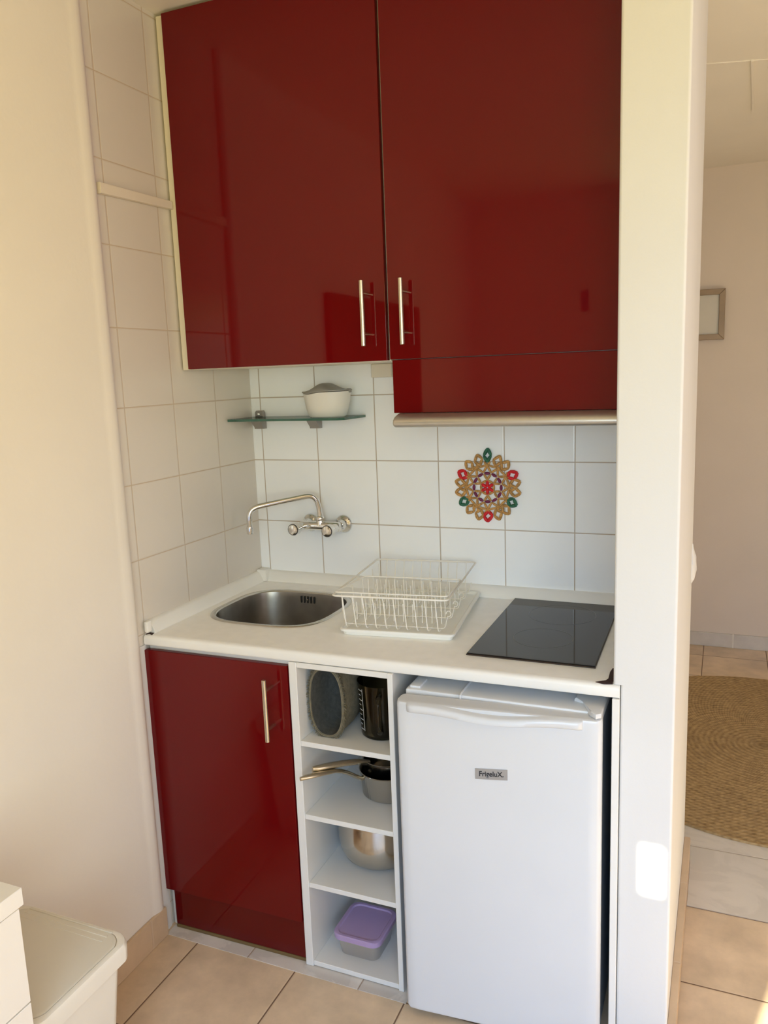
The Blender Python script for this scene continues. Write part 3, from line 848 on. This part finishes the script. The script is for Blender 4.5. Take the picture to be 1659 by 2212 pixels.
t = thing('stew_pot', 'rounded stainless steel pot standing on the third shelf', 'pot', (.586, -.42, .243))
pc = (.5865, -.421, .2433)
b = MB(); b.lathe([(.001, 0), (.070, 0), (.084, .004), (.098, .016), (.108, .038), (.1125, .065), (.113, .09), (.111, .125), (.109, .150), (.112, .153), (.109, .154), (.106, .15), (.108, .09), (.10, .03), (.08, .006), (.001, .005)], pc, 64, cap0=True, cap1=True)
b.build('body', M['pan_steel'], t, 60)
b = MB(); b.tube(fillet([(.500, -.490, .388), (.485, -.520, .393), (.520, -.545, .393), (.545, -.520, .388)], .012, 4), .006, 10, flat=.0035); b.build('handle', M['handle_steel'], t, 60)

t = thing('food_container', 'clear food container with a lilac lid on the bottom shelf', 'food container', (.567, -.50, .017))
b = MB()
def rr3(x0, x1, y0, y1, r, z): return [(x, y, z) for x, y in rrect(x0, x1, y0, y1, r, 6)]
b.loft([rr3(.512, .622, -.552, -.440, .022, .0175), rr3(.504, .630, -.562, -.430, .024, .074), rr3(.502, .632, -.564, -.428, .024, .074), rr3(.507, .627, -.559, -.433, .022, .0735), rr3(.515, .619, -.549, -.443, .02, .0205)], True, True)
b.build('tub', M['tub'], t, 40)
b = MB()
b.loft([rr3(.499, .635, -.568, -.424, .026, .068), rr3(.4985, .6355, -.5685, -.4235, .026, .080), rr3(.501, .633, -.566, -.426, .025, .0825), rr3(.508, .626, -.559, -.433, .022, .0825), rr3(.511, .623, -.556, -.436, .02, .0795)], True, True)
b.build('lid', M['lilac'], t, 40)

# ---------------------------------------------------------------- left foreground: bin and chest
t = thing('waste_bin', 'white plastic waste bin with greige lid by the left wall', 'bin', (.17, -1.22, 0))
b = MB()
def bin_ring(ins, z, bow=.018):
    x0, x1, y0, y1 = .022+ins, .322-ins, -1.36+ins, -1.098-ins
    o = []
    for x, y in rrect(x0, x1, y0, y1, .03, 6):
        k = 1-((y-(y0+y1)/2)/((y1-y0)/2))**2
        o.append((x+(bow*max(0, k) if x > .25 else 0), y, z))
    return o
b.loft([bin_ring(.045, .0015, 0), bin_ring(.04, .01, .004), bin_ring(.012, .385)], True, True); b.build('body', M['bin_body'], t, 40)
b = MB()
b.loft([bin_ring(.010, .372), bin_ring(-.001, .378), bin_ring(-.002, .405), bin_ring(.001, .4145), bin_ring(.005, .4165), bin_ring(.011, .4165), bin_ring(.0115, .413)], True, True); b.build('rim', M['bin_body'], t, 40)
b = MB(); b.loft([bin_ring(.0125, .4131), bin_ring(.0125, .4172), bin_ring(.017, .4190), bin_ring(.09, .4205)], True, True)
for k in range(3): b.box(.06, .285, -1.140+k*.014, -1.134+k*.014, .4165, .4200, .001, 1)
b.build('lid', M['bin_lid'], t, 40)

t = thing('chest_of_drawers', 'white chest of drawers in the bottom left corner against left wall', 'chest of drawers', (.18, -1.75, 0))
b = MB(); b.box(.022, .332, -2.14, -1.372, .001, .676); b.build('carcass', M['chest'], t)
b = MB(); b.box(.0205, .3555, -2.15, -1.3655, .675, .707, .0012, 1); b.build('top', M['chest'], t)
for z0, z1 in ((.4955, .671), (.286, .4925), (.06, .283)):
    b = MB(); b.box(.333, .3515, -2.138, -1.3725, z0, z1, .001, 1); b.build('drawer', M['chest'], t)
t = thing('television', 'flat black screen on the left wall mirrored in the red doors', 'television', (.03, -1.72, 1.1))
b = MB(); b.box(.010, .035, -2.22, -1.26, 1.16, 1.84, .004, 2); b.build('casing', M['black'], t)
b = MB(); b.box(.0352, .0362, -2.205, -1.275, 1.175, 1.825); b.build('screen', M['tv'], t)

# ---------------------------------------------------------------- passage: rug and square wall frame
RC = (1.60, 1.105); RR = .742; NR = 150; NA = 120
b = MB(); bm = b.bm; prev = None; c0 = bm.verts.new((0, 0, .008))
for i in range(1, NR+1):
    r_ = RR*i/NR
    ring_ = []
    for j in range(NA):
        a = 2*PI*j/NA
        z = .0075+.0010*math.sin(2*PI*r_/.021)
        rr_ = r_*(1+.003*math.sin(3*a)+.002*math.sin(7*a+1))
        ring_.append(bm.verts.new((rr_*math.cos(a), rr_*math.sin(a), z)))
    if prev is None:
        for j in range(NA): bm.faces.new([c0, ring_[j], ring_[(j+1) % NA]])
    else:
        for j in range(NA): bm.faces.new([prev[j], ring_[j], ring_[(j+1) % NA], prev[(j+1) % NA]])
    prev = ring_
low = [bm.verts.new((v.co.x*1.003, v.co.y*1.003, .0018)) for v in prev]
for j in range(NA): bm.faces.new([prev[j], low[j], low[(j+1) % NA], prev[(j+1) % NA]])
bm.faces.new(low[::-1])
o = b.build('round_rug', M['jute'], None, 60, local=True); o.location = (RC[0], RC[1], 0)
tag(o, 'round coiled jute rug on the tiled floor of the passage', 'rug')

t = thing('wall_frame', 'square brown frame with a pale centre hanging on the far passage wall', 'picture frame', (1.27, 2.3, 1.64))
fx0, fx1, fz0, fz1, w = 1.145, 1.394, 1.641, 1.893, .028
b = MB()
P0 = [(fx0, fz0), (fx1, fz0), (fx1, fz1), (fx0, fz1)]
P1 = [(fx0+w, fz0+w), (fx1-w, fz0+w), (fx1-w, fz1-w), (fx0+w, fz1-w)]
for i in range(4):
    q = [P0[i], P0[(i+1) % 4], P1[(i+1) % 4], P1[i]]
    b.prism(q, 1, 2.27, 2.2995, .0015, 1)
b.build('frame', M['frame'], t)
b = MB(); b.box(fx0+w-.002, fx1-w+.002, 2.283, 2.2995, fz0+w-.002, fz1-w+.002); o = b.build('centre_panel', M['pale_panel'], t); o['label'] = 'pale frosted centre'

# chipped plaster lump on the corner of the partition
b = MB()
rg = []
for i, (z, q) in enumerate(((.905, .002), (.92, .010), (.945, .014), (.965, .016), (.98, .012), (1.0, .007), (1.02, .002))):
    rg.append([(1.338+q*.9*math.cos(2*PI*j/10)*random.uniform(.8, 1.2), .165+q*1.9*math.sin(2*PI*j/10), z+random.uniform(-.003, .003)) for j in range(10)])
b.loft(rg)
tag(b.build('plaster_chip', M['plaster_white'], None, 20), 'small chipped lump of plaster on the passage side of the white wall corner', 'plaster chip')

# ---------------------------------------------------------------- camera
R3 = ((0.9204721497090633, 0.03229958107169727, -0.38947112687921875), (0.38902536269215965, -0.17081078349293058, 0.905252972060719), (-0.03728657656864383, -0.9847742956155608, -0.16979192531644907))
cam = bpy.data.cameras.new('camera'); co = bpy.data.objects.new('camera', cam); COL.objects.link(co)
mw = Matrix.Identity(4)
for i in range(3):
    mw[i][0] = R3[i][0]; mw[i][1] = -R3[i][1]; mw[i][2] = -R3[i][2]
mw[0][3], mw[1][3], mw[2][3] = 1.4135839, -2.2331603, 1.5299427
co.matrix_world = mw
cam.sensor_fit = 'VERTICAL'; cam.sensor_height = 24; cam.lens = 24*1726.26685/2212
cam.clip_start = .02
S.camera = co

# ---------------------------------------------------------------- light: sun, daylight through the balcony opening, unseen side light at the closed right wall
el, plan = math.radians(28), Vector((.2349, .9720, 0))
sd = Vector((plan.x*math.cos(el), plan.y*math.cos(el), -math.sin(el)))
l = bpy.data.lights.new('sun', 'SUN'); l.energy = 16.5; l.angle = math.radians(.45); l.color = (1, .965, .755)
o = bpy.data.objects.new('sun', l); COL.objects.link(o); o.rotation_euler = sd.to_track_quat('-Z', 'Y').to_euler(); o.location = (1.6, -4, 3)
def area(name, loc, d, sx, sy, e, col, spread=180):
    l = bpy.data.lights.new(name, 'AREA'); l.shape = 'RECTANGLE'; l.size = sx; l.size_y = sy; l.energy = e; l.color = col; l.spread = math.radians(spread)
    o = bpy.data.objects.new(name, l); COL.objects.link(o); o.location = loc
    o.rotation_euler = Vector(d).to_track_quat('-Z', 'Y').to_euler()
area('daylight_sky', ((OX0+OX1)/2, -3.16, 1.2), (0, 1, -.7), 1.68, 1.6, 28.5, (.06, .37, 1), 110)
area('daylight_flat', ((OX0+OX1)/2, -3.155, 1.5), (0, 1, 0), 1.68, 1.15, 31, (1, .885, .30), 180)
area('daylight_side', (3.36, -1.4, 1.5), (-1, 0, -.1), 1.6, 1.3, 19.8, (.83, .81, 1), 170)
w = bpy.data.worlds.new('world'); S.world = w; w.use_nodes = True
w.node_tree.nodes['Background'].inputs[0].default_value = (.62, .74, .95, 1)
w.node_tree.nodes['Background'].inputs[1].default_value = .1

S.cycles.use_denoising = True
S.cycles.max_bounces = 10; S.cycles.diffuse_bounces = 6; S.cycles.transparent_max_bounces = 12
S.cycles.sample_clamp_indirect = 6
S.cycles.caustics_reflective = False; S.cycles.caustics_refractive = False
vs = S.view_settings
S.display_settings.display_device = 'sRGB'
vs.view_transform = 'Standard'; vs.look = 'None'; vs.exposure = 0.0; vs.gamma = 1; vs.use_curve_mapping = False
